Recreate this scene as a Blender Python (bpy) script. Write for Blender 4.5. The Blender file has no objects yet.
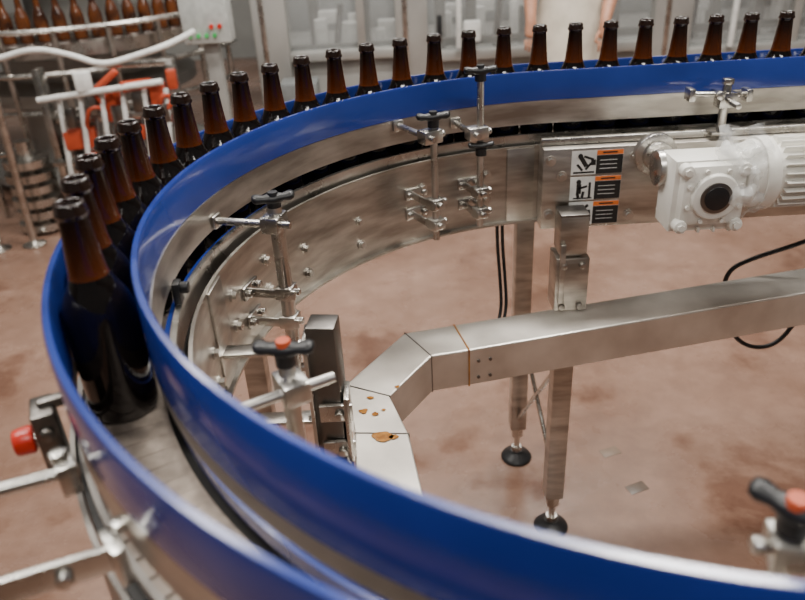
import bpy, bmesh, math, random
from mathutils import Vector, Matrix
from mathutils import noise as NZ
random.seed(4)
D=bpy.data; COL=bpy.context.scene.collection
rad=math.radians
CX,CY=.345,.89
ZC=1.03   # conveyor chain surface

# ------------------------------------------------------------ materials
def mat(name,col,rough=.5,metal=0.,**k):
    m=D.materials.new(name); m.use_nodes=True
    nt=m.node_tree; b=nt.nodes['Principled BSDF']
    b.inputs['Base Color'].default_value=(*col,1); b.inputs['Roughness'].default_value=rough
    b.inputs['Metallic'].default_value=metal
    for kk,v in k.items():
        if kk in('noise','bump','nscale','stretch','c2'): continue
        b.inputs[kk.replace('_',' ')].default_value=v
    tc=nt.nodes.new('ShaderNodeTexCoord'); mp=nt.nodes.new('ShaderNodeMapping')
    nt.links.new(tc.outputs['Object'],mp.inputs[0])
    mp.inputs['Scale'].default_value=k.get('stretch',(1,1,1))
    n=nt.nodes.new('ShaderNodeTexNoise'); n.inputs['Scale'].default_value=k.get('nscale',30); n.inputs['Detail'].default_value=5
    nt.links.new(mp.outputs[0],n.inputs[0])
    c2=k.get('c2',tuple(c*.8 for c in col))
    mx=nt.nodes.new('ShaderNodeValToRGB'); mx.color_ramp.elements[0].position=.35; mx.color_ramp.elements[1].position=.65
    mx.color_ramp.elements[0].color=(*c2,1); mx.color_ramp.elements[1].color=(*col,1)
    nt.links.new(n.outputs[0],mx.inputs[0]); nt.links.new(mx.outputs[0],b.inputs['Base Color'])
    a=k.get('noise',.06)
    mr=nt.nodes.new('ShaderNodeMapRange'); mr.inputs['To Min'].default_value=max(0,rough-a); mr.inputs['To Max'].default_value=min(1,rough+a)
    nt.links.new(n.outputs[0],mr.inputs[0]); nt.links.new(mr.outputs[0],b.inputs['Roughness'])
    if k.get('bump'):
        bp=nt.nodes.new('ShaderNodeBump'); bp.inputs['Strength'].default_value=k['bump']; bp.inputs['Distance'].default_value=.002
        nt.links.new(n.outputs[0],bp.inputs['Height']); nt.links.new(bp.outputs[0],b.inputs['Normal'])
    return m
STEEL=mat('stainless_steel',(.66,.64,.60),.28,1.,nscale=14,noise=.1,c2=(.42,.40,.37))
STEELB=mat('brushed_steel_plate',(.62,.585,.53),.37,1.,nscale=9,noise=.13,stretch=(1,1,5),c2=(.35,.32,.285),bump=.08)
BGS=mat('machine_steel_panel',(.46,.455,.43),.42,.45,nscale=2.5,noise=.08,c2=(.34,.33,.31))
STRIP=mat('mottled_guide_strip',(.42,.38,.34),.42,.9,nscale=7,noise=.1,c2=(.24,.215,.19))  # guide strip steel, mottled, darker and rougher than the brushed plate
STEELD=mat('dark_steel',(.21,.195,.18),.36,1.,nscale=20)
DUCT=mat('duct_steel',(.74,.70,.64),.42,.88,nscale=8,noise=.1,c2=(.54,.50,.45))
CHAIN=mat('chain_plates',(.38,.315,.26),.45,.5,nscale=60,c2=(.25,.205,.17))
BLUE=mat('blue_plastic',(.018,.040,.235),.20,0.,nscale=6,noise=.06,c2=(.013,.030,.185),Coat_Weight=.5,Coat_Roughness=.08)
BLACK=mat('black_rubber',(.010,.010,.011),.4)
DARK=mat('dark_gap',(.018,.016,.014),.6)
ORANGE=mat('orange_cap',(.50,.075,.02),.4)
RED=mat('red_knob',(.62,.03,.015),.3)
CREAM=mat('cream_paint',(.80,.785,.73),.35,0,nscale=12,c2=(.70,.68,.62))
WHITE=mat('white_plastic',(.75,.75,.72),.45)
GLASSB=mat('filled_brown_glass',(.006,.004,.0035),.06,0.,nscale=250,noise=.04,c2=(.004,.003,.003),bump=.05)
LIP=mat('amber_glass_lip',(.016,.007,.0045),.08,0.,nscale=60,Coat_Weight=.4)
def amber():
    m=mat('amber_glass',(.20,.05,.008),.07,0.,nscale=60,Transmission_Weight=.4,IOR=1.45)
    nt=m.node_tree;b=nt.nodes['Principled BSDF'];L=nt.links.new
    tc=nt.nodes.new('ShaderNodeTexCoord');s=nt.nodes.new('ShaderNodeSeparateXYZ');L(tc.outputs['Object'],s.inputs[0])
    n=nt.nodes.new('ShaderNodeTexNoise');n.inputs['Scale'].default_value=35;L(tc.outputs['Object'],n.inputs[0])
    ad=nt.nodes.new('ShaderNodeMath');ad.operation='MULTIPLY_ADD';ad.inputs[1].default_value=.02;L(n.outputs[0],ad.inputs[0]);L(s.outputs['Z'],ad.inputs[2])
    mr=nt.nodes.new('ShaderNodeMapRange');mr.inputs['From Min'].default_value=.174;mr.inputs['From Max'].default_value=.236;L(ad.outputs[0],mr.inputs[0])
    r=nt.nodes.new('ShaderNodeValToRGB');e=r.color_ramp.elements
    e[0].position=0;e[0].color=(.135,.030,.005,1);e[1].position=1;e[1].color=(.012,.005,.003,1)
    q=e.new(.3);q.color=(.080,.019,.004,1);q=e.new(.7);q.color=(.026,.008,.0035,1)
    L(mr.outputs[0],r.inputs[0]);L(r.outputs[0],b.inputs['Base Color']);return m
AMBER=amber()
REDH=mat('red_orange_paint',(.45,.06,.02),.45)
GREY=mat('grey_paint',(.20,.21,.21),.5)
SKIN=mat('skin',(.48,.23,.14),.5)
CLOTH=mat('white_beige_cloth',(.66,.60,.50),.85,nscale=9,c2=(.50,.45,.37))
HAIR=mat('dark_hair',(.04,.025,.015),.6)
LBL_O=mat('label_orange',(.85,.20,.03),.5)
LBL_K=mat('label_black',(.012,.012,.012),.5)
GREEN=mat('green_lamp',(.05,.5,.12),.4)
RUST=mat('rust_syrup_stain',(.18,.06,.008),.12,nscale=70,c2=(.38,.17,.03))
def floor_mat():
    m=D.materials.new('stained_red_concrete'); m.use_nodes=True; nt=m.node_tree; b=nt.nodes['Principled BSDF']; L=nt.links.new
    tc=nt.nodes.new('ShaderNodeTexCoord')
    def noise(s,d,r=.55,dist=0):
        n=nt.nodes.new('ShaderNodeTexNoise'); n.inputs['Scale'].default_value=s;n.inputs['Detail'].default_value=d;n.inputs['Roughness'].default_value=r;n.inputs['Distortion'].default_value=dist
        L(tc.outputs['Object'],n.inputs[0]);return n
    def ramp(src,p0,c0,p1,c1):
        r=nt.nodes.new('ShaderNodeValToRGB');e=r.color_ramp.elements;e[0].position=p0;e[0].color=(*c0,1);e[1].position=p1;e[1].color=(*c1,1);L(src,r.inputs[0]);return r
    n1=noise(1.3,7,.6);n2=noise(11,9,.75);n3=noise(2.4,8,.6,.2)
    a=ramp(n1.outputs[0],.36,(.165,.090,.060),.64,(.275,.172,.128))
    s=ramp(n2.outputs[0],.40,(.60,.54,.50),.62,(1.05,1.05,1.05))
    w=ramp(n3.outputs[0],.36,(.50,.39,.35),.45,(1,1,1))
    m1=nt.nodes.new('ShaderNodeMixRGB');m1.blend_type='MULTIPLY';m1.inputs[0].default_value=.4;L(a.outputs[0],m1.inputs[1]);L(s.outputs[0],m1.inputs[2])
    m2=nt.nodes.new('ShaderNodeMixRGB');m2.blend_type='MULTIPLY';m2.inputs[0].default_value=.7;L(m1.outputs[0],m2.inputs[1]);L(w.outputs[0],m2.inputs[2])
    L(m2.outputs[0],b.inputs['Base Color'])
    rr=nt.nodes.new('ShaderNodeMapRange');rr.inputs['From Min'].default_value=.36;rr.inputs['From Max'].default_value=.55;rr.inputs['To Min'].default_value=.12;rr.inputs['To Max'].default_value=.34
    L(n3.outputs[0],rr.inputs[0]);L(rr.outputs[0],b.inputs['Roughness'])
    bp=nt.nodes.new('ShaderNodeBump');bp.inputs['Strength'].default_value=.10;bp.inputs['Distance'].default_value=.004;L(n2.outputs[0],bp.inputs['Height']);L(bp.outputs[0],b.inputs['Normal'])
    return m
FLOOR=floor_mat()
def clear_mat():
    m=D.materials.new('clear_plastic_wrap'); m.use_nodes=True; nt=m.node_tree; b=nt.nodes['Principled BSDF']
    b.inputs['Base Color'].default_value=(.82,.83,.82,1); b.inputs['Roughness'].default_value=.12
    t=nt.nodes.new('ShaderNodeBsdfTransparent');mx=nt.nodes.new('ShaderNodeMixShader')
    n=nt.nodes.new('ShaderNodeTexNoise');n.inputs['Scale'].default_value=22
    r=nt.nodes.new('ShaderNodeMapRange');r.inputs['From Min'].default_value=.38;r.inputs['From Max'].default_value=.68;r.inputs['To Min'].default_value=.08;r.inputs['To Max'].default_value=.55
    tc=nt.nodes.new('ShaderNodeTexCoord');nt.links.new(tc.outputs['Object'],n.inputs[0]);nt.links.new(n.outputs[0],r.inputs[0])
    nt.links.new(r.outputs[0],mx.inputs[0]);nt.links.new(t.outputs[0],mx.inputs[1]);nt.links.new(b.outputs[0],mx.inputs[2])
    nt.links.new(mx.outputs[0],nt.nodes['Material Output'].inputs[0]);return m
WRAP=clear_mat()
def window_mat():
    m=D.materials.new('machine_window_glass'); m.use_nodes=True; nt=m.node_tree; b=nt.nodes['Principled BSDF']
    b.inputs['Base Color'].default_value=(.45,.46,.45,1); b.inputs['Roughness'].default_value=.12
    t=nt.nodes.new('ShaderNodeBsdfTransparent');mx=nt.nodes.new('ShaderNodeMixShader');mx.inputs[0].default_value=.25
    nt.links.new(t.outputs[0],mx.inputs[1]);nt.links.new(b.outputs[0],mx.inputs[2])
    nt.links.new(mx.outputs[0],nt.nodes['Material Output'].inputs[0]);return m
WIN=window_mat()

# ------------------------------------------------------------ geometry helpers
def setp(o,parent):
    o.parent=parent;o.matrix_parent_inverse=Matrix.Translation(parent.location).inverted()
def empty(name,loc=(0,0,0)):
    e=D.objects.new(name,None);e.location=loc;e.empty_display_size=.05;COL.objects.link(e);return e
def fin(bm,name,m,parent=None,bevel=0,smooth=True,split=35,loc=None):
    me=D.meshes.new(name); bmesh.ops.recalc_face_normals(bm,faces=bm.faces); bm.to_mesh(me);bm.free()
    for mm in (m if isinstance(m,(list,tuple)) else [m]): me.materials.append(mm)
    o=D.objects.new(name,me);COL.objects.link(o)
    if smooth:
        for p in me.polygons:p.use_smooth=True
    if bevel:
        b=o.modifiers.new('b','BEVEL');b.width=bevel;b.segments=2;b.limit_method='ANGLE'
    if smooth and split:
        s=o.modifiers.new('s','EDGE_SPLIT');s.split_angle=rad(split)
    if parent is not None: setp(o,parent)
    return o
def a_box(bm,c,s,rz=0,M=None,mi=0):
    T=Matrix.Translation(c)@(M if M else Matrix.Rotation(rz,4,'Z'))@Matrix.Diagonal((*s,1))
    r=bmesh.ops.create_cube(bm,size=1,matrix=T)
    for f in {f for v in r['verts'] for f in v.link_faces}: f.material_index=mi
def a_cyl(bm,p0,p1,r,r2=None,seg=20,mi=0):
    p0=Vector(p0);p1=Vector(p1);d=p1-p0
    T=Matrix.Translation((p0+p1)/2)@d.to_track_quat('Z','Y').to_matrix().to_4x4()
    q=bmesh.ops.create_cone(bm,cap_ends=True,segments=seg,radius1=r,radius2=r if r2 is None else r2,depth=d.length,matrix=T)
    for f in {f for v in q['verts'] for f in v.link_faces}: f.material_index=mi
def a_hex(bm,p0,p1,r,mi=0): a_cyl(bm,p0,p1,r,seg=6,mi=mi)
def box(name,c,s,m,parent=None,rz=0,bevel=.002):
    bm=bmesh.new();a_box(bm,c,s,rz);return fin(bm,name,m,parent,bevel)
def cyl(name,p0,p1,r,m,parent=None,r2=None,seg=24,bevel=0):
    bm=bmesh.new();a_cyl(bm,p0,p1,r,r2,seg);return fin(bm,name,m,parent,bevel)
def lathe(bm,prof,seg=32,c=(0,0,0),mi=None):
    rings=[]
    for r,z in prof:
        rings.append([bm.verts.new((c[0]+r*math.cos(2*math.pi*i/seg),c[1]+r*math.sin(2*math.pi*i/seg),c[2]+z)) for i in range(seg)])
    for j in range(len(rings)-1):
        for i in range(seg):
            f=bm.faces.new((rings[j][i],rings[j][(i+1)%seg],rings[j+1][(i+1)%seg],rings[j+1][i]))
            if mi: f.material_index=mi(j)
    bm.faces.new(list(reversed(rings[0])));bm.faces.new(rings[-1])
def tube(name,pts,r,m,parent=None):
    cu=D.curves.new(name,'CURVE');cu.dimensions='3D';cu.bevel_depth=r;cu.bevel_resolution=4;cu.resolution_u=10;cu.use_fill_caps=True
    s=cu.splines.new('NURBS');s.points.add(len(pts)-1)
    for p,q in zip(s.points,pts):p.co=(*q,1)
    s.use_endpoint_u=True;s.order_u=3
    cu.materials.append(m);o=D.objects.new(name,cu);COL.objects.link(o)
    if parent is not None:setp(o,parent)
    return o
XN,XF=1.7,2.6
def path(R,n=110):
    P=[]
    for i in range(8): P.append((XN+(CX-XN)*i/8,CY-R))
    for i in range(n+1):
        a=rad(270-180*i/n);P.append((CX+R*math.cos(a),CY+R*math.sin(a)))
    for i in range(1,9):P.append((CX+(XF-CX)*i/8,CY+R))
    return P
def sweep(name,prof,m,parent):
    bm=bmesh.new();rows=[]
    cols=[path(R) for R,z in prof]
    n=len(cols[0])
    for i in range(n): rows.append([bm.verts.new((cols[k][i][0],cols[k][i][1],prof[k][1])) for k in range(len(prof))])
    for i in range(n-1):
        for k in range(len(prof)):
            k2=(k+1)%len(prof);bm.faces.new((rows[i][k],rows[i][k2],rows[i+1][k2],rows[i+1][k]))
    bm.faces.new(rows[0]);bm.faces.new(list(reversed(rows[-1])))
    return fin(bm,name,m,parent,0,True,30)
def rect(r0,r1,z0,z1):return [(r0,z0),(r1,z0),(r1,z1),(r0,z1)]
def pol(R,a,z=0): return Vector((CX+R*math.cos(rad(a)),CY+R*math.sin(rad(a)),z))

# ------------------------------------------------------------ room
bm=bmesh.new();a_box(bm,(0,3,-.05),(16,18,.1));fin(bm,'floor',FLOOR,None,0,False)
WALL=mat('painted_wall',(.36,.36,.34),.7,nscale=3)
bm=bmesh.new();a_box(bm,(0,9.05,2.5),(16,.1,5));fin(bm,'wall_back',WALL,None,0,False)
bm=bmesh.new();a_box(bm,(-8.05,3,2.5),(.1,18,5));fin(bm,'wall_left',WALL,None,0,False)
bm=bmesh.new();a_box(bm,(8.05,3,2.5),(.1,18,5));fin(bm,'wall_right',WALL,None,0,False)

# ------------------------------------------------------------ conveyor
conv=empty('bottle_conveyor',(CX,CY,0))
RI,RO=.655,.7395
RM=(RI+RO)/2
for nm,R in(('inner',RI),('outer',RO)):
    t=.0048
    a_=1.104 if nm=='outer' else 1.127
    b_=1.127 if nm=='outer' else 1.104
    sweep('guide_rail_blue_'+nm,[(R-t,a_),(R-.0034,a_),(R-.0034,1.127),(R+.0034,1.127),(R+.0034,b_),(R+t,b_),(R+t,1.183),(R+t*.6,1.187),(R-t*.6,1.187),(R-t,1.183)],BLUE,conv)
    sweep('guide_rail_steel_'+nm,rect(R-.0032,R+.0032,1.080,1.127),STEELB if nm=='outer' else STRIP,conv)
sweep('guide_rail_backing_inner',rect(RI-.0062,RI-.0034,1.078,1.1265),STEELB,conv)
sweep('lower_wear_strip_inner',rect(RI-.012,RI-.004,1.040,1.056),BLUE,conv)
sweep('wear_strip_carrier_inner',rect(RI-.020,RI-.012,1.022,1.060),STEEL,conv)
sweep('lower_wear_strip_outer',rect(RO+.001,RO+.007,1.034,1.046),STEELD,conv)
RP=.622;RQ=.757
sweep('frame_plate_inner',rect(RP-.0025,RP+.0025,.868,1.040),STEELB,conv)
sweep('frame_plate_outer',rect(RQ-.0025,RQ+.0025,.868,1.018),STEELD,conv)
sweep('chain_bed',rect(.636,.7525,.985,1.014),DARK,conv)
sweep('frame_lip_inner',rect(RP-.014,RP-.0025,.868,.873),STEELB,conv)
sweep('return_chain',rect(.66,.735,.90,.91),CHAIN,conv)
bm=bmesh.new()
def place_path(R,s):
    ln=XN-CX; la=math.pi*R; 
    if s<ln: return (XN-s,CY-R,math.pi)
    s-=ln
    if s<la:
        a=1.5*math.pi-s/R;return (CX+R*math.cos(a),CY+R*math.sin(a),a-math.pi/2)
    s-=la;return (CX+s,CY+R,0)
tot=(XN-CX)+math.pi*RM+(XF-CX)
s=.02
while s<tot:
    x,y,a=place_path(RM,s);a_box(bm,(x,y,1.022),(.0238,.082,.016),a);s+=.0254
fin(bm,'chain_plates',CHAIN,conv,0,False)
bm=bmesh.new()
for a in range(100,262,20): a_cyl(bm,pol(RP,a,.95),pol(RQ,a,.95),.010)
fin(bm,'frame_spacers',STEEL,conv)
bm=bmesh.new()
for a in (104,118,133,147,158,170,181,192,205,218,232):
    for z in (.905,.955) if a%2 else (.93,.985):
        a_cyl(bm,pol(RP-.0025,a,z),pol(RP-.006,a,z),.010);a_hex(bm,pol(RP-.006,a,z),pol(RP-.012,a,z),.007)
fin(bm,'frame_bolts',STEEL,conv)
bm=bmesh.new()
for a in (97,176):
    c=pol(RP-.005,a,.955);a_box(bm,c,(.004,.06,.165),rad(a))
fin(bm,'frame_splice_plates',STEELB,conv,.001)
box('drive_box_plate',(1.45,1.484,.955),(2.28,.05,.178),STEELB,conv)
box('drive_box_top_strip',(1.45,1.494,1.052),(2.28,.02,.014),STEEL,conv)
bm=bmesh.new()
for x,z in((.325,1.02),(.325,.90),(.35,.985),(.50,1.02),(.50,.89),(.72,.89),(.86,1.02),(.95,.9)):
    a_cyl(bm,(x,1.459,z),(x,1.455,z),.011);a_hex(bm,(x,1.455,z),(x,1.448,z),.007)
fin(bm,'drive_box_bolts',STEEL,conv)

def leg(parent,nm,x,y,ztop,rz=0,m=STEELB,w=.046):
    box(nm+'_tube',(x,y,(ztop+.12)/2),(w,w,ztop-.12),m,parent,rz,.003)
    bm=bmesh.new();a_cyl(bm,(x,y,.02),(x,y,.13),.009);a_hex(bm,(x,y,.085),(x,y,.12),.018);a_hex(bm,(x,y,.026),(x,y,.045),.016);fin(bm,nm+'_stud',STEEL,parent)
    bm=bmesh.new();lathe(bm,[(.045,0),(.046,.006),(.040,.014),(.022,.022),(.018,.028)],28,(x,y,0));fin(bm,nm+'_foot_pad',BLACK,parent)
leg(conv,'leg_front',.3685,1.425,.915)
leg(conv,'leg_rear',.322,1.7135,.97)
bm=bmesh.new()
a_cyl(bm,(.322,1.69,.17),(.362,1.45,.50),.006);a_cyl(bm,(.322,1.69,.47),(.366,1.45,.20),.006)
fin(bm,'leg_braces',STEEL,conv)
bm=bmesh.new();a_box(bm,(.3685,1.42,.76),(.072,.066,.13));a_box(bm,(.3685,1.42,.875),(.060,.056,.085));a_box(bm,(.345,1.385,.79),(.012,.012,.14))
for z in(.71,.81):
    for dx in(-.02,.02):a_hex(bm,(.3685+dx,1.387,z),(.3685+dx,1.378,z),.008)
fin(bm,'leg_front_clamp',STEELB,conv,.002)
box('leg_front_cap',(.3685,1.42,.920),(.061,.057,.006),STEELD,conv)
PX,PY=-.120,.92
leg(conv,'leg_curve',PX,PY,.975,rad(-8),STEELD,.044)
bm=bmesh.new()
for z in(.93,.80): 
    c=Vector((PX,PY,z));e=pol(RP,177,z);a_box(bm,(c+e)/2+Vector((-.02,0,0)),((e-c).length,.03,.006))
a_box(bm,(PX-.026,PY-.005,.86),(.006,.05,.20))
for z in(.80,.84,.90,.94):a_hex(bm,(PX-.029,PY-.005,z),(PX-.038,PY-.005,z),.008)
a_box(bm,(PX+.027,PY-.015,.80),(.008,.05,.12))
a_box(bm,(PX+.01,PY-.03,.83),(.05,.008,.03));a_box(bm,(PX+.01,PY-.03,.76),(.05,.008,.03))
for z in(.83,.76):a_hex(bm,(PX+.015,PY-.034,z),(PX+.015,PY-.044,z),.008)
fin(bm,'leg_curve_bracket',STEEL,conv,.001)
cyl('leg_curve_black_cap',(PX+.012,.885,.725),(PX+.012,.87,.725),.014,BLACK,conv)
leg(conv,'leg_outer',-.33,1.34,.87)
leg(conv,'leg_near',.55,.30,.87)
leg(conv,'leg_near_outer',.55,.09,.9)
leg(conv,'leg_far',1.45,1.425,.87);leg(conv,'leg_far_rear',1.45,1.7135,.97)

# duct ------------------------------------------------------
duct=empty('cable_duct',(0,1.2,.65))
A=[(1.9,1.718),(.108,1.349),(.001,1.327),(-.119,1.147),(-.096,1.0),(-.078,.60),(-.02,.42)]
B=[(1.9,1.611),(.130,1.246),(.052,1.232),(-.034,1.103),(-.002,.99),(.040,.63),(.08,.47)]
zt,zb=.70,.612
bm=bmesh.new();R=[]
for a,b in zip(A,B):
    R.append([bm.verts.new((a[0],a[1],zt)),bm.verts.new((b[0],b[1],zt)),bm.verts.new((b[0],b[1],zb)),bm.verts.new((a[0],a[1],zb))])
for i in range(len(R)-1):
    for k in range(4):bm.faces.new((R[i][k],R[i][(k+1)%4],R[i+1][(k+1)%4],R[i+1][k]))
bm.faces.new(R[0]);bm.faces.new(R[-1])
fin(bm,'duct_body',DUCT,duct,.003,True,20)
def seam(bm,a,b,w=.003):
    a=Vector((*a,0));b=Vector((*b,0));d=(b-a);c=(a+b)/2;ang=math.atan2(d.y,d.x)
    a_box(bm,(c.x,c.y,(zt+zb)/2),(d.length+.003,w,zt-zb+.003),ang)
bm=bmesh.new()
for i in(2,3,4):seam(bm,A[i],B[i],.0018)
fin(bm,'duct_seams',STEELD,duct)
bm=bmesh.new();seam(bm,A[1],B[1],.003)
fin(bm,'duct_joint_gasket',RUST,duct)
bm=bmesh.new()
for t in(.02,.045):
    x=.130+t;y=1.246+.206*t
    for z in(.63,.67):a_cyl(bm,(x,y+.002,z),(x+.0005,y-.003,z),.0035,seg=10)
fin(bm,'duct_screws',STEELD,duct)
bm=bmesh.new()
def blob(cx,cy,r,z=.7018,n=36):
    ph=random.random()*9;vs=[]
    for i in range(n):
        a=2*math.pi*i/n;q=r*(1+.5*(NZ.noise(Vector((math.cos(a)*1.1+ph,math.sin(a)*1.1,ph)))))
        vs.append(bm.verts.new((cx+q*math.cos(a)*1.4,cy+q*math.sin(a),z)))
    bm.faces.new(vs)
blob(-.048,.984,.0125);blob(-.028,.982,.006);blob(-.083,1.06,.007);blob(-.06,1.05,.005);blob(-.045,1.06,.003);blob(-.02,1.13,.004);blob(-.07,1.10,.004)
fin(bm,'spilled_syrup_stains',RUST,duct,0,False)

# brackets --------------------------------------------------
def wing(bm,c,ang,L=.033,sc=1.0,mi=0):
    st=[(-1,.15,.15),(-.93,.75,.7),(-.75,1,.85),(-.45,.72,.7),(-.22,.95,1),(0,1.05,1.1),(.22,.95,1),(.45,.72,.7),(.75,1,.85),(.93,.75,.7),(1,.15,.15)]
    M=Matrix.Translation(c)@Matrix.Rotation(ang,4,'Z');rs=[]
    for t,w,h in st:
        rs.append([bm.verts.new(M@Vector((t*L*sc,.0115*w*sc*math.cos(2*math.pi*k/12),.0085*h*sc*math.sin(2*math.pi*k/12)+abs(t)*.004))) for k in range(12)])
    for i in range(len(rs)-1):
        for k in range(12):
            f=bm.faces.new((rs[i][k],rs[i][(k+1)%12],rs[i+1][(k+1)%12],rs[i+1][k]));f.material_index=mi
    bm.faces.new(rs[0]);bm.faces.new(rs[-1])
    a_cyl(bm,(c[0],c[1],c[2]-.018),(c[0],c[1],c[2]-.004),.011,mi=mi)
def bracket(x,y,zt,zb,knob_ang,bars=(.965,.912),capm=ORANGE,second=None,rodz=None,rr=.008,inner=True,rod_in=.03,sc=1.):
    e=conv
    if inner and y>CY+.0 and x>CX: ang=90
    elif x>CX: ang=270
    else: ang=math.degrees(math.atan2(y-CY,x-CX))%360
    d=Vector((math.cos(rad(ang)),math.sin(rad(ang)),0));t=Vector((-d.y,d.x,0))
    p=Vector((x,y,0))
    Rr=math.hypot(x-CX,y-CY) if x<=CX else abs(y-CY)
    cyl('bracket_rod',p+Vector((0,0,zb)),p+Vector((0,0,zt-.012)),rr,STEEL,e)
    bm=bmesh.new();wing(bm,(x,y,zt),knob_ang,sc=sc);fin(bm,'bracket_wing_knob',BLACK,e,0,True,60)
    cyl('bracket_knob_cap',(x,y,zt+.006),(x,y,zt+.0118),.009*sc,capm,e,r2=.0075*sc)
    rz=rodz or zt-.034
    gap=(RI-.006)-Rr
    off=t*.016
    cyl('bracket_radial_rod',p-d*rod_in+off+Vector((0,0,rz)),p+d*gap+off+Vector((0,0,rz)),.006,STEEL,e)
    bm=bmesh.new();a_box(bm,p+off*.5+Vector((0,0,rz)),(.030,.042,.026),rad(ang))
    a_hex(bm,p-t*.014+Vector((0,0,rz)),p-t*.024+Vector((0,0,rz)),.008)
    a_box(bm,p+d*(gap-.004)+off+Vector((0,0,rz)),(.006,.024,.022),rad(ang))
    fin(bm,'bracket_cross_clamp',STEEL,e,.003)
    fr=RP-.003-Rr
    bm=bmesh.new()
    for z in bars:
        a_box(bm,p+d*(fr/2-.006)+t*.012+Vector((0,0,z)),(fr+.03,.005,.016),rad(ang))
        a_box(bm,p+Vector((0,0,z)),(.028,.030,.022),rad(ang))
        a_box(bm,p+d*(fr-.003)+Vector((0,0,z)),(.006,.05,.024),rad(ang))
        for s_ in(-.018,.018): a_hex(bm,p+d*(fr-.006)+t*s_+Vector((0,0,z)),p+d*(fr-.015)+t*s_+Vector((0,0,z)),.007)
        a_hex(bm,p-t*.015+Vector((0,0,z)),p-t*.025+Vector((0,0,z)),.008)
        a_hex(bm,p-d*.014+Vector((0,0,z)),p-d*.024+Vector((0,0,z)),.007)
    fin(bm,'bracket_frame_clamps',STEEL,e,.002)
    if second:
        bm=bmesh.new();wing(bm,(x,y-.012,second),knob_ang,sc=.8);fin(bm,'bracket_second_knob',BLACK,e,0,True,60)
bracket(.0765,1.36,1.15,.90,rad(10),bars=(.978,.935),rr=.007,capm=BLACK)
bracket(.173,1.42,1.218,.90,rad(5),bars=(.975,.93),second=1.075,rodz=1.10,capm=BLACK,rr=.007)
bracket(-.187,1.04,1.123,.80,rad(15),bars=(.965,.912),capm=BLACK,rr=.0115)
bracket(-.126,.64,1.104,.85,rad(-5),bars=(.95,.90),rodz=1.062,rod_in=.045,rr=.0095)
bracket(.262,.36,1.126,.85,rad(-50),bars=(.95,.90))
bracket(.9,.34,1.126,.85,rad(-50),bars=(.95,.90))
bm=bmesh.new();a_cyl(bm,(.68,1.475,1.055),(.68,1.475,1.155),.009);a_box(bm,(.68,1.475,1.125),(.034,.034,.03))
a_cyl(bm,(.68,1.41,1.125),(.68,1.54,1.125),.006);a_cyl(bm,(.60,1.46,1.142),(.735,1.49,1.128),.006);a_hex(bm,(.655,1.455,1.14),(.655,1.44,1.14),.009)
a_hex(bm,(.68,1.475,1.155),(.68,1.475,1.166),.012);a_box(bm,(.60,1.46,1.142),(.012,.03,.024));a_box(bm,(.73,1.49,1.128),(.012,.03,.024));a_box(bm,(.68,1.475,1.058),(.05,.04,.008))
fin(bm,'guide_rail_clamp',STEEL,conv,.001)
q=pol(.640,184,1.072);bm=bmesh.new();a_box(bm,q,(.010,.020,.034),rad(184));a_cyl(bm,q+Vector((.004,0,.008)),q+Vector((.016,0,.008)),.008);fin(bm,'rail_end_clip',BLACK,conv,.002)

# outer brackets
AO=204
d=Vector((math.cos(rad(AO)),math.sin(rad(AO)),0));t=Vector((-d.y,d.x,0))
q=pol(.768,AO,1.060)
bm=bmesh.new();a_box(bm,q,(.022,.040,.070),rad(AO));a_box(bm,q-d*.010+Vector((0,0,.036)),(.026,.012,.012),rad(AO));a_hex(bm,q+t*.02+Vector((0,0,.015)),q+t*.028+Vector((0,0,.015)),.008);fin(bm,'outer_bracket_block',STEELD,conv,.003)
bm=bmesh.new();a_cyl(bm,q+d*.010,q+d*.022,.007);fin(bm,'outer_bracket_stem',STEEL,conv)
bm=bmesh.new();a_cyl(bm,q+d*.014,q+d*.034,.0150,.013);fin(bm,'outer_bracket_red_knob',RED,conv,.004)
q=pol(.750,213,1.095);d=Vector((math.cos(rad(200)),math.sin(rad(200)),0));t=Vector((-d.y,d.x,0))
bm=bmesh.new();a_cyl(bm,q,q+d*.35,.006);a_box(bm,q+d*.010,(.016,.030,.030),rad(213));a_hex(bm,q+d*.012+Vector((0,0,.014)),q+d*.012+Vector((0,0,.023)),.008);fin(bm,'outer_guide_rod',STEEL,conv,.001)
q=pol(.752,220.5,1.075);d=Vector((math.cos(rad(200)),math.sin(rad(200)),0))
bm=bmesh.new();a_box(bm,q+d*.2,(.40,.006,.024),rad(200));a_box(bm,q+d*.004,(.010,.032,.036),rad(220));a_hex(bm,q+d*.04+Vector((0,-.002,0)),q+d*.04+Vector((.003,-.012,0)),.007);a_hex(bm,q+Vector((0,.01,.018)),q+Vector((0,.01,.026)),.007);fin(bm,'outer_support_bar',STEEL,conv,.001)

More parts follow.
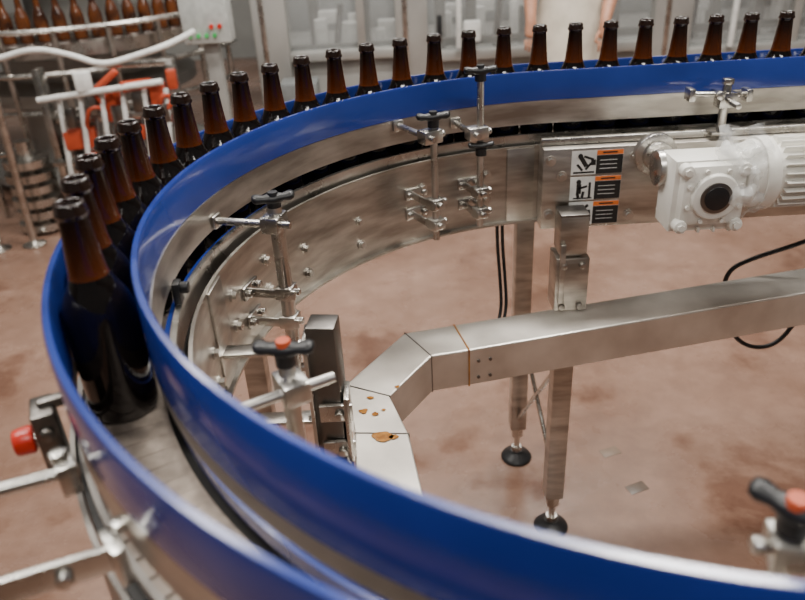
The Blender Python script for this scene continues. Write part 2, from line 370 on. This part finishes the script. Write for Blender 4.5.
# ------------------------------------------------------------ safety labels
def label(xc,zc,kind):
    e=empty('safety_label',(xc,1.458,zc));w,h=.108,.052;y=1.4583
    def r(nm,x,z,sx,sz,m,k,rot=0):
        bm=bmesh.new();a_box(bm,(xc+x,y-.0004*k,zc+z),(sx,.0006,sz),M=Matrix.Rotation(rot,4,'Y'));fin(bm,nm,m,e,0,False)
    r('backing',0,0,w,h,WHITE,0)
    r('text_panel',.026,-.0055,.055,.040,LBL_K,1)
    r('heading',.026,.0205,.055,.010,LBL_O,1)
    for i in range(3): r('text_line',.024,.004-.009*i,.036,.0011,WHITE,2)
    r('heading_text',.026,.0205,.03,.003,LBL_K,2)
    bm=bmesh.new();a_cyl(bm,(xc-.036,y-.0012,zc+.015),(xc-.036,y-.0022,zc+.015),.0052,seg=14);fin(bm,'figure_head',LBL_K,e,0,False)
    if kind==0: L_=((-.029,.003,.026,58,.009),(-.018,-.008,.018,-50,.005),(-.036,-.010,.018,50,.005),(-.018,.010,.022,20,.005),(-.027,-.021,.044,0,.004),(-.008,.0,.010,0,.012))
    elif kind==1: L_=((-.035,-.001,.022,90,.010),(-.027,.002,.02,-15,.005),(-.036,-.017,.014,75,.006),(-.026,-.014,.014,100,.006),(-.012,-.004,.034,90,.005),(-.026,-.022,.04,0,.003))
    else: L_=((-.035,-.003,.024,90,.010),(-.022,.0,.02,30,.005),(-.02,.012,.02,-40,.006),(-.010,-.006,.026,85,.008),(-.030,-.021,.03,0,.005))
    for x,z,l,a,th_ in L_: r('figure_limb',x,z,l,th_,LBL_K,1,rad(a))
for i in range(3): label(.423,1.012-.0565*i,i)

# ------------------------------------------------------------ gear motor
gm=empty('gear_motor',(.6,1.33,1.0))
gx,gy,gz=.595,1.325,.996
bm=bmesh.new();a_box(bm,(gx,gy,gz),(.125,.11,.125));fin(bm,'gearbox',CREAM,gm,.018)
bm=bmesh.new();a_box(bm,(gx-.003,gy,gz-.005),(.140,.075,.142))
for dx in(-.056,.050):
    for dz in(-.06,.05):
        a_cyl(bm,(gx+dx,gy-.058,gz+dz),(gx+dx,gy+.05,gz+dz),.013)
for k in range(4): a_box(bm,(gx-.045+.03*k,gy,gz-.073),(.006,.09,.012))
fin(bm,'gearbox_flanges',CREAM,gm,.006)
bm=bmesh.new();a_cyl(bm,(gx,gy-.055,gz),(gx,gy-.064,gz),.046,.043,seg=40);fin(bm,'bearing_ring',CREAM,gm,.002)
bm=bmesh.new();a_cyl(bm,(gx,gy-.060,gz),(gx,gy-.067,gz),.030,seg=36);fin(bm,'shaft_seal',STEELD,gm,.001)
bm=bmesh.new();a_cyl(bm,(gx,gy-.060,gz),(gx,gy-.070,gz),.023,seg=36);fin(bm,'hollow_bore',BLACK,gm,.001)
bm=bmesh.new()
for k in range(8):
    a=rad(45*k+22);a_cyl(bm,(gx+.053*math.cos(a),gy-.054,gz+.053*math.sin(a)),(gx+.053*math.cos(a),gy-.060,gz+.053*math.sin(a)),.004,seg=10)
for dx in(-.056,.050):
    for dz in(-.06,.05): a_hex(bm,(gx+dx,gy-.058,gz+dz),(gx+dx,gy-.063,gz+dz),.007)
fin(bm,'bolts',CREAM,gm)
bm=bmesh.new();fx=gx-.035;fz=gz+.03;a_cyl(bm,(fx,gy+.03,fz),(fx,1.4585,fz),.016);a_cyl(bm,(fx-.02,1.44,fz),(fx-.02,1.4585,fz),.044,seg=36);a_cyl(bm,(fx-.02,1.425,fz),(fx-.02,1.44,fz),.030,seg=36);a_cyl(bm,(fx-.05,gy+.035,fz),(fx,gy+.035,fz),.035,seg=36);fin(bm,'output_flange',STEEL,gm,.002)
bm=bmesh.new();mz=gz+.022
a_cyl(bm,(gx+.06,gy,mz),(gx+.09,gy,mz),.055,.066,seg=36);a_cyl(bm,(gx+.09,gy,mz),(gx+.115,gy,mz),.070,seg=36);a_cyl(bm,(gx+.115,gy,mz),(gx+.34,gy,mz),.056,seg=36);a_cyl(bm,(gx+.34,gy,mz),(gx+.40,gy,mz),.066,.060,seg=36)
for k in range(24):
    a=rad(15*k);T=Matrix.Rotation(-a,4,'X');c=Vector((gx+.228,gy,mz))+T@Vector((0,0,.060))
    a_box(bm,c,(.20,.003,.018),M=T)
a_box(bm,(gx+.235,gy-.02,mz+.075),(.09,.08,.04))
fin(bm,'motor',CREAM,gm,.002)
# thin clear bag pulled over the gearbox / motor joint, lightly creased
bm=bmesh.new();bmesh.ops.create_icosphere(bm,subdivisions=5,radius=1)
for v in bm.verts:
    n=NZ.turbulence(v.co*1.7+Vector((3,1,7)),2,False);r=.84+.30*n
    sx=1 if abs(v.co.x)<.001 else abs(v.co.x)**-.25;v.co=Vector((gx+.060+v.co.x*.066*r,gy-.012+v.co.y*.084*r,gz+.010+v.co.z*.088*r))
fin(bm,'plastic_wrap',WRAP,gm,0,True,22)
bm=bmesh.new()
g=[]
for i in range(10):
    g.append([bm.verts.new((gx+.0+.014*j+.006*math.sin(i*.9+j*.6),gy-.058+.010*math.sin(1.1*j+i*.7)+.005*i,gz+.045+.0085*i)) for j in range(8)])
for i in range(9):
    for j in range(7):bm.faces.new((g[i][j],g[i][j+1],g[i+1][j+1],g[i+1][j]))
fin(bm,'plastic_wrap_tail',WRAP,gm,0,True,60)

cab=empty('power_cable',(.9,1.53,.6))
tube('cable',[(1.35,1.55,.95),(1.15,1.54,.84),(.95,1.53,.765),(.83,1.53,.73),(.775,1.53,.70),(.78,1.53,.62),(.81,1.53,.53),(.87,1.53,.475),(.94,1.53,.48),(.98,1.53,.56),(1.02,1.54,.66),(1.15,1.56,.72),(1.4,1.58,.75)],.0055,BLACK,cab)
cab=empty('hanging_cable',(.22,1.53,.7))
for k in(0,.012):
    tube('cable',[(.225+k,1.535,.93),(.226+k,1.54,.82),(.234+k,1.53,.72),(.236+k,1.50,.64),(.21+k,1.46,.60),(.15,1.42,.60)],.004,BLACK,cab)

# ------------------------------------------------------------ bottles
bm=bmesh.new()
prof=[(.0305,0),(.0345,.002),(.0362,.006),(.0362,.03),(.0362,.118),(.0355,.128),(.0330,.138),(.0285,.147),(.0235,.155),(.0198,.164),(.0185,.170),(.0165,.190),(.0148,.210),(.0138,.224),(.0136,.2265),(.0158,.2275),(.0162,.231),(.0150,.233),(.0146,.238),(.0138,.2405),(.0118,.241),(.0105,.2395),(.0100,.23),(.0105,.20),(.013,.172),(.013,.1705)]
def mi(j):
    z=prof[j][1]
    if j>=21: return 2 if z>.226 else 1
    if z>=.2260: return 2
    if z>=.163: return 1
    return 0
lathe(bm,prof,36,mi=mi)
me=D.meshes.new('beer_bottle');bmesh.ops.recalc_face_normals(bm,faces=bm.faces)
bm.to_mesh(me);bm.free()
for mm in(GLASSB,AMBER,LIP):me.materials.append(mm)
for p in me.polygons:p.use_smooth=True
def bottle(x,y):
    o=D.objects.new('beer_bottle',me);o.location=(x,y,ZC+.0005);o.rotation_euler=(0,0,random.random()*6);COL.objects.link(o)
for i in range(18):
    a=199.4-6.30*i;q=pol(RM+.0003,a);bottle(q.x,q.y)
for k in range(24): bottle(.392+.0735*k,CY+RM)

for n,(x,y,w,h,r) in enumerate(((.611,1.712,.06,.035,.3),(.644,1.553,.06,.035,.35))):
    box('floor_drain_plate',(x,y,.0006),(w,h,.0012),mat('drain_tan' ,(.20,.14,.10),.5) if n==0 else mat('drain_grey',(.11,.08,.06),.4),None,r,.0003)

# ------------------------------------------------------------ background machine enclosure
mc=empty('packaging_machine_enclosure',(1,4.8,0))
Y0=4.8
for nm,x0,x1 in(('column_left',-.83,-.62),('column_mid',.05,.25),('column_right',1.66,1.9),('column_far',3.0,3.2)):
    box(nm,((x0+x1)/2,Y0,1.0),(x1-x0,.12,2.0),BGS,mc,0,.01)
    box(nm+'_trim',((x0+x1)/2-.04,Y0-.065,1.0),(.03,.012,1.9),STEEL,mc,0,.003)
for nm,x0,x1,zs in(('a',-.62,.05,.72),('b',.25,1.66,.68),('c',1.9,3.0,.62)):
    box('sill_'+nm,((x0+x1)/2,Y0,zs-.03),(x1-x0,.10,.06),BGS,mc,0,.006)
    box('base_panel_'+nm,((x0+x1)/2,Y0+.03,(zs-.06)/2+.05),(x1-x0,.03,zs-.16),BGS,mc,0,.004)
    bm=bmesh.new();a_box(bm,((x0+x1)/2,Y0+.02,(zs+1.9)/2),(x1-x0,.008,1.9-zs));fin(bm,'glass_'+nm,WIN,mc,0,False)
    box('mullion_'+nm,((x0+x1)/2+.12,Y0-.01,(zs+1.9)/2),(.05,.05,1.9-zs),BGS,mc,0,.004)
box('top_beam',(1.2,Y0,1.97),(4.1,.13,.14),BGS,mc)
box('inner_deck',(1.2,5.6,.60),(4.0,1.4,.06),BGS,mc)
box('inner_back_panel',(1.2,6.4,1.1),(4.0,.05,1.9),GREY,mc)
bm=bmesh.new()
for x in(-.45,-.25,-.05,.4,.62,.85,1.1,1.35,2.05,2.3,2.6,2.8):
    h=random.uniform(.1,.3);y=random.uniform(5.1,5.5)
    a_cyl(bm,(x,y,.63),(x,y,.63+h),random.uniform(.03,.06));a_box(bm,(x+.05,y+.1,.63+h),(.13,.12,.08))
fin(bm,'filling_heads',WHITE,mc,.005)
bm=bmesh.new()
for x in(-.5,-.15,.35,.55,.95,1.22,1.5,2.2,2.45,2.9): a_box(bm,(x,5.05+random.random()*.3,.85),(.07,.1,.3+random.random()*.4))
a_box(bm,(1.2,5.0,.70),(3.9,.05,.05));fin(bm,'dark_fixtures',STEELD,mc,.004)
bm=bmesh.new()
for x in(-.35,.7,1.05,2.0,2.7): a_cyl(bm,(x,5.0,.63),(x+.05,5.1,.95),.022)
fin(bm,'amber_bottles_inside',LIP,mc)
box('door_handle',(.32,4.72,.82),(.03,.04,.16),BLACK,mc)
bm=bmesh.new();a_box(bm,(2.4,4.70,.98),(.14,.05,.08));a_cyl(bm,(2.15,4.72,.62),(2.15,4.72,1.2),.018);a_cyl(bm,(.44,4.72,.70),(.44,4.72,1.3),.016);a_box(bm,(.52,4.71,.80),(.10,.05,.12));fin(bm,'display_panels_and_pipes',WHITE,mc,.005)

# ------------------------------------------------------------ rotary filler at left
FX,FY=-2.02,5.05
rf=empty('rotary_bottle_filler',(FX,FY,0))
bm=bmesh.new();lathe(bm,[(.2,.86),(.98,.86),(1.0,.87),(1.0,.94),(.98,.95),(.2,.95)],64,(FX,FY,0));fin(bm,'carousel_table',STEEL,rf)
bm=bmesh.new();lathe(bm,[(.5,.05),(.75,.06),(.75,.10),(.45,.14),(.45,.5),(.7,.55),(.7,.62),(.5,.66),(.5,.86)],48,(FX,FY,0));fin(bm,'base_drum',BGS,rf)
bm=bmesh.new();lathe(bm,[(.28,.95),(.28,1.5),(.6,1.55),(.95,1.6),(.95,1.75),(.3,1.8)],48,(FX,FY,0));fin(bm,'center_column',BGS,rf)
bm=bmesh.new()
for k in range(64):
    a=2*math.pi*k/64
    if math.sin(a)>.5: continue
    lathe(bm,[(.03,0),(.036,.004),(.036,.118),(.0285,.147),(.0185,.170),(.0138,.224),(.0155,.23),(.014,.241)],12,(FX+.93*math.cos(a),FY+.93*math.sin(a),.951))
fin(bm,'carousel_bottles',mat('brown_glass_row',(.12,.036,.010),.12,c2=(.025,.010,.006),nscale=12),rf)
bm=bmesh.new()
for k in range(40):
    a=math.pi+math.pi*k/40
    a_cyl(bm,(FX+.9*math.cos(a),FY+.9*math.sin(a),1.21),(FX+.9*math.cos(a),FY+.9*math.sin(a),1.6),.018,seg=10)
fin(bm,'filling_valves',STEEL,rf)
bm=bmesh.new()
for r_,z in((1.06,1.02),(1.06,.80),(1.04,.60)):
    n=60
    for k in range(n):
        a0=math.pi*.95+math.pi*1.0*k/n;a1=math.pi*.95+math.pi*1.0*(k+1)/n
        a_cyl(bm,(FX+r_*math.cos(a0),FY+r_*math.sin(a0),z),(FX+r_*math.cos(a1),FY+r_*math.sin(a1),z),.014,seg=8)
for k in range(12):
    a=math.pi+math.pi*k/12
    a_cyl(bm,(FX+1.05*math.cos(a),FY+1.05*math.sin(a),.02),(FX+1.05*math.cos(a),FY+1.05*math.sin(a),1.03),.016,seg=10)
fin(bm,'guard_rails',STEEL,rf)
tf=empty('bottle_transfer_unit',(-1.5,3.85,0))
bm=bmesh.new()
for k in range(6): a_cyl(bm,(-1.98,3.84,.02+.07*k),(-1.98,3.84,.06+.07*k),.13-.008*(k%2),seg=32)
a_cyl(bm,(-1.98,3.84,0),(-1.98,3.84,.5),.04)
fin(bm,'roller_stack',STEEL,tf)
for (x,y,dx,z) in((-1.62,3.82,.09,.50),(-1.45,3.84,-.07,.56),(-1.22,3.82,.06,.54)):
    tube('orange_hose',[(x,y,z),(x+dx*.5,y-.05,z+.13),(x+dx,y-.05,z+.18),(x+dx*1.6,y,z+.14),(x+dx*2.,y+.05,z+.05)],.012,REDH,tf)
bm=bmesh.new()
for c,sz,rz in (((-1.66,3.84,.50),(.16,.10,.10),.3),((-1.46,3.85,.66),(.10,.09,.16),-.2),((-1.30,3.82,.76),(.16,.06,.05),.5),((-1.20,3.84,.66),(.08,.10,.20),.1),((-1.36,3.83,.52),(.14,.08,.07),-.5),((-1.12,3.84,.78),(.05,.08,.10),.2),((-1.58,3.80,.40),(.12,.06,.05),.2)):
    a_box(bm,c,sz,rz)
a_cyl(bm,(-1.52,3.80,.74),(-1.38,3.80,.84),.018);a_cyl(bm,(-1.25,3.78,.56),(-1.12,3.80,.68),.016)
fin(bm,'orange_guards',REDH,tf,.01)
bm=bmesh.new()
for k in range(10): a_box(bm,(-1.78+.075*k,3.88,.22+.1*(k%3)),(.04,.08,.18),.3*k)
for k in range(9): a_cyl(bm,(-1.75+.08*k,3.80,.03+.05*(k%2)),(-1.75+.08*k+.04,3.84,.60),.012)
a_box(bm,(-1.45,3.86,.38),(.75,.16,.03));a_box(bm,(-1.45,3.86,.10),(.7,.16,.03));a_box(bm,(-1.30,3.87,.86),(.40,.08,.03));a_box(bm,(-1.42,3.86,.60),(.7,.05,.04))
for x in(-1.8,-1.12): a_box(bm,(x,3.86,.43),(.04,.08,.86))
fin(bm,'steel_frame',STEEL,tf,.006)
bm=bmesh.new()
for k in range(6): a_cyl(bm,(-1.74+.11*k,3.78,.30+.04*(k%2)),(-1.70+.11*k,3.80,.74),.014,seg=12)
a_cyl(bm,(-1.80,3.77,.72),(-1.15,3.77,.78),.016);a_box(bm,(-1.55,3.78,.80),(.08,.06,.09),.3)
fin(bm,'white_pipes',WHITE,tf,.003)
bm=bmesh.new()
for k in range(7): a_box(bm,(-1.72+.09*k,3.90,.46+.12*(k%3)),(.07,.06,.12),-.3*k)
for k in range(5): a_box(bm,(-1.66+.12*k,3.79,.62+.06*(k%2)),(.04,.05,.10),.5*k)
fin(bm,'dark_valve_bodies',STEELD,tf,.006)
st=empty('tubular_stand',(-1.9,3.65,0))
bm=bmesh.new()
for x,y in((-1.95,3.60),(-2.12,3.56),(-2.5,3.60)):
    a_cyl(bm,(x,y,.02),(x+.04,y,.95),.020);lathe(bm,[(.06,0),(.06,.008),(.025,.02),(.02,.03)],20,(x,y,0))
a_cyl(bm,(-2.6,3.60,.93),(-1.86,3.60,.93),.02);a_cyl(bm,(-2.5,3.60,.45),(-1.93,3.60,.5),.014)
fin(bm,'frame',STEEL,st)
wh=empty('white_hose',(-1.4,3.5,.95))
tube('hose',[(-2.2,3.45,.92),(-1.8,3.45,.97),(-1.6,3.45,1.02),(-1.42,3.43,.98),(-1.3,3.42,.93),(-1.15,3.45,.96),(-.98,3.50,1.0),(-.93,3.68,1.02)],.014,WHITE,wh)
cb=empty('control_cabinet',(-.89,3.82,0))
cxx,cyy=-.885,3.82
box('cabinet_box',(cxx,cyy,1.12),(.23,.13,.34),mat('cabinet_grey',(.50,.52,.50),.45),cb,0,.008)
box('cabinet_post',(cxx,cyy+.02,.48),(.07,.07,.92),BGS,cb)
box('cabinet_base',(cxx,cyy,.01),(.22,.22,.02),STEEL,cb)
bm=bmesh.new()
for k in range(4):a_cyl(bm,(cxx-.08+.04*k,cyy-.063,.99),(cxx-.08+.04*k,cyy-.08,.99),.010,seg=14)
fin(bm,'green_buttons',GREEN,cb);bm=bmesh.new()
for k in range(2):a_cyl(bm,(cxx+.03+.04*k,cyy-.063,1.03),(cxx+.03+.04*k,cyy-.08,1.03),.011,seg=14)
fin(bm,'red_buttons',RED,cb)
le=empty('discharge_table',(-.55,4.45,0))
box('table_top',(-.55,4.5,.42),(.45,.28,.04),STEEL,le)
for x in(-.74,-.36):
    for y in(4.40,4.60): box('table_leg',(x,y,.2),(.04,.04,.40),STEEL,le)
box('table_box',(-.55,4.5,.52),(.22,.2,.16),GREY,le)

# ------------------------------------------------------------ person
def person(x,y):
    P=empty('factory_worker',(x,y,0))
    def skin(nm,verts,edges,m,root=0,sub=2):
        me=D.meshes.new(nm);me.from_pydata([(x+v[0],y+v[1],v[2]) for v in verts],edges,[]);me.materials.append(m)
        o=D.objects.new(nm,me);COL.objects.link(o);o.modifiers.new('sk','SKIN').use_smooth_shade=True
        s=o.modifiers.new('ss','SUBSURF');s.levels=sub;s.render_levels=sub
        for i,v in enumerate(verts):
            sv=me.skin_vertices[0].data[i];sv.radius=(v[3],v[4] if len(v)>4 else v[3]);sv.use_root=(i==root)
        setp(o,P);return o
    bm=bmesh.new()
    def loft(rs,seg=28):
        R_=[]
        for z,rx,ry,ox,oy in rs:
            R_.append([bm.verts.new((x+ox+rx*math.cos(2*math.pi*i/seg),y+oy+ry*math.sin(2*math.pi*i/seg),z)) for i in range(seg)])
        for j in range(len(R_)-1):
            for i in range(seg): bm.faces.new((R_[j][i],R_[j][(i+1)%seg],R_[j+1][(i+1)%seg],R_[j+1][i]))
        bm.faces.new(R_[0]);bm.faces.new(R_[-1])
    loft([(1.50,.055,.055,0,0),(1.45,.13,.075,0,0),(1.40,.185,.10,0,0),(1.28,.185,.115,0,0),(1.12,.165,.11,0,0),(1.0,.185,.125,0,0),(.85,.20,.14,0,0),(.68,.215,.15,0,0)])
    for s in(-1,1):
        loft([(.90,.095,.10,s*.095,0),(.70,.085,.09,s*.10,0),(.50,.068,.072,s*.10,-.01),(.30,.062,.068,s*.102,.01),(.09,.055,.06,s*.104,.01)])
    def limb(p0,p1,r0,r1):
        p0=Vector(p0)+Vector((x,y,0));p1=Vector(p1)+Vector((x,y,0));a_cyl(bm,p0,p1,r0,r1,20)
        bmesh.ops.create_icosphere(bm,subdivisions=2,radius=r0,matrix=Matrix.Translation(p0));bmesh.ops.create_icosphere(bm,subdivisions=2,radius=r1,matrix=Matrix.Translation(p1))
    EL={-1:(-.235,.02,1.16),1:(.215,-.03,1.14)};WR={-1:(-.24,-.10,.93),1:(.125,-.20,.92)}
    for s in(-1,1):
        limb((s*.165,0,1.405),EL[s],.062,.050)
        e=Vector(EL[s]);w_=Vector(WR[s]);limb(e,e+(w_-e)*.18,.050,.050)
    o=fin(bm,'clothed_body',CLOTH,P,0,True,0)
    r=o.modifiers.new('r','REMESH');r.mode='VOXEL';r.voxel_size=.012;r.use_smooth_shade=True
    sm=o.modifiers.new('s','SMOOTH');sm.iterations=6
    for s in(-1,1):
        ex=EL[s];w=WR[s]
        skin('forearm',[(*ex,.043),((ex[0]+w[0])/2,(ex[1]+w[1])/2,(ex[2]+w[2])/2,.040),(*w,.028),(w[0],w[1]-.01,w[2]-.05,.036,.02),(w[0],w[1]-.015,w[2]-.085,.034,.018)],[(0,1),(1,2),(2,3),(3,4)],SKIN)
        for k in range(4):
            bx=w[0]-.027+.018*k;L=(.06,.07,.075,.06)[k]
            skin('finger',[(bx,w[1]-.015,w[2]-.085,.009),(bx,w[1]-.024,w[2]-.085-L*.5,.008),(bx,w[1]-.012,w[2]-.085-L,.007)],[(0,1),(1,2)],SKIN,0,1)
        skin('thumb',[(w[0]-s*.025,w[1]-.01,w[2]-.04,.011),(w[0]-s*.045,w[1]-.025,w[2]-.07,.009),(w[0]-s*.045,w[1]-.03,w[2]-.10,.008)],[(0,1),(1,2)],SKIN,0,1)
    skin('neck',[(0,0,1.43,.06),(0,-.005,1.55,.055)],[(0,1)],SKIN)
    bm=bmesh.new();bmesh.ops.create_uvsphere(bm,u_segments=28,v_segments=20,radius=1)
    for v in bm.verts:
        c=v.co;zz=c.z;w=.075*(1-.18*max(0,-zz)**2);yy=.095*c.y
        if c.y<0: yy-= .018*math.exp(-((c.x/.16)**2+((zz+.12)/.18)**2))
        v.co=Vector((x+c.x*w,y+yy,1.63+zz*.118))
    fin(bm,'head',SKIN,P,0,True,0)
    bm=bmesh.new();bmesh.ops.create_uvsphere(bm,u_segments=24,v_segments=16,radius=1,matrix=Matrix.Translation((x,y+.012,1.655))@Matrix.Diagonal((.083,.098,.108,1)))
    bmesh.ops.delete(bm,geom=[v for v in bm.verts if v.co.y<y-.045 and v.co.z<1.70 or v.co.z<1.60],context='VERTS');fin(bm,'hair',HAIR,P,0,True,0)
    bm=bmesh.new()
    for s in(-1,1):
        bmesh.ops.create_uvsphere(bm,u_segments=12,v_segments=8,radius=.011,matrix=Matrix.Translation((x+s*.03,y-.083,1.64)))
    fin(bm,'eyes',BLACK,P,0,True,0)
    bm=bmesh.new();a_box(bm,(x,y-.09,1.57),(.045,.012,.009));fin(bm,'mouth',mat('lips',(.4,.12,.1),.5),P,.003)
    bm=bmesh.new()
    for s in(-1,1):bmesh.ops.create_uvsphere(bm,u_segments=12,v_segments=8,radius=1,matrix=Matrix.Translation((x+s*.077,y,1.63))@Matrix.Diagonal((.012,.02,.032,1)))
    fin(bm,'ears',SKIN,P,0,True,0)
    bm=bmesh.new()
    for s in(-1,1):a_box(bm,(x+s*.105,y-.04,.045),(.09,.26,.09))
    fin(bm,'boots',BLACK,P,.025)
person(1.0,4.15)

# ------------------------------------------------------------ lights
def area(nm,loc,size,e,rot=(0,0,0),col=(1,.96,.90)):
    l=D.lights.new(nm,'AREA');l.shape='RECTANGLE';l.size,l.size_y=size;l.energy=e;l.color=col
    o=D.objects.new(nm,l);o.location=loc;o.rotation_euler=rot;COL.objects.link(o);return o
area('ceiling_light',(.9,2.6,4.0),(2.0,.3),190)
area('ceiling_light',(-1.6,1.2,4.0),(2.0,.3),120)
area('ceiling_light',(2.6,.6,4.0),(.3,2.0),120)
area('ceiling_light',(0,5.5,4.5),(5,.4),130)
area('ceiling_light',(-2.5,3.6,4.5),(3,.4),100)
area('ceiling_light',(.5,-1.5,4.0),(2.0,.3),75)
w=D.worlds.new('World');bpy.context.scene.world=w;w.use_nodes=True
w.node_tree.nodes['Background'].inputs[0].default_value=(1,.97,.93,1);w.node_tree.nodes['Background'].inputs[1].default_value=.11

# ------------------------------------------------------------ camera
f,th,ro=723.84,.4991,.0551
cd=D.cameras.new('Camera');cam=D.objects.new('Camera',cd);COL.objects.link(cam)
U=Vector((0,math.sin(th),math.cos(th)));X=Vector((1,0,0));F=Vector((0,math.cos(th),-math.sin(th)))
cx_=X*math.cos(ro)-U*math.sin(ro);cy_=X*math.sin(ro)+U*math.cos(ro)
M=Matrix(((cx_.x,cy_.x,-F.x,0),(cx_.y,cy_.y,-F.y,0),(cx_.z,cy_.z,-F.z,1.504),(0,0,0,1)))
cam.matrix_world=M
cd.sensor_width=36;cd.lens=36*f/805;cd.clip_start=.02
cd.dof.use_dof=True;cd.dof.focus_distance=1.25;cd.dof.aperture_fstop=3.8
bpy.context.scene.camera=cam
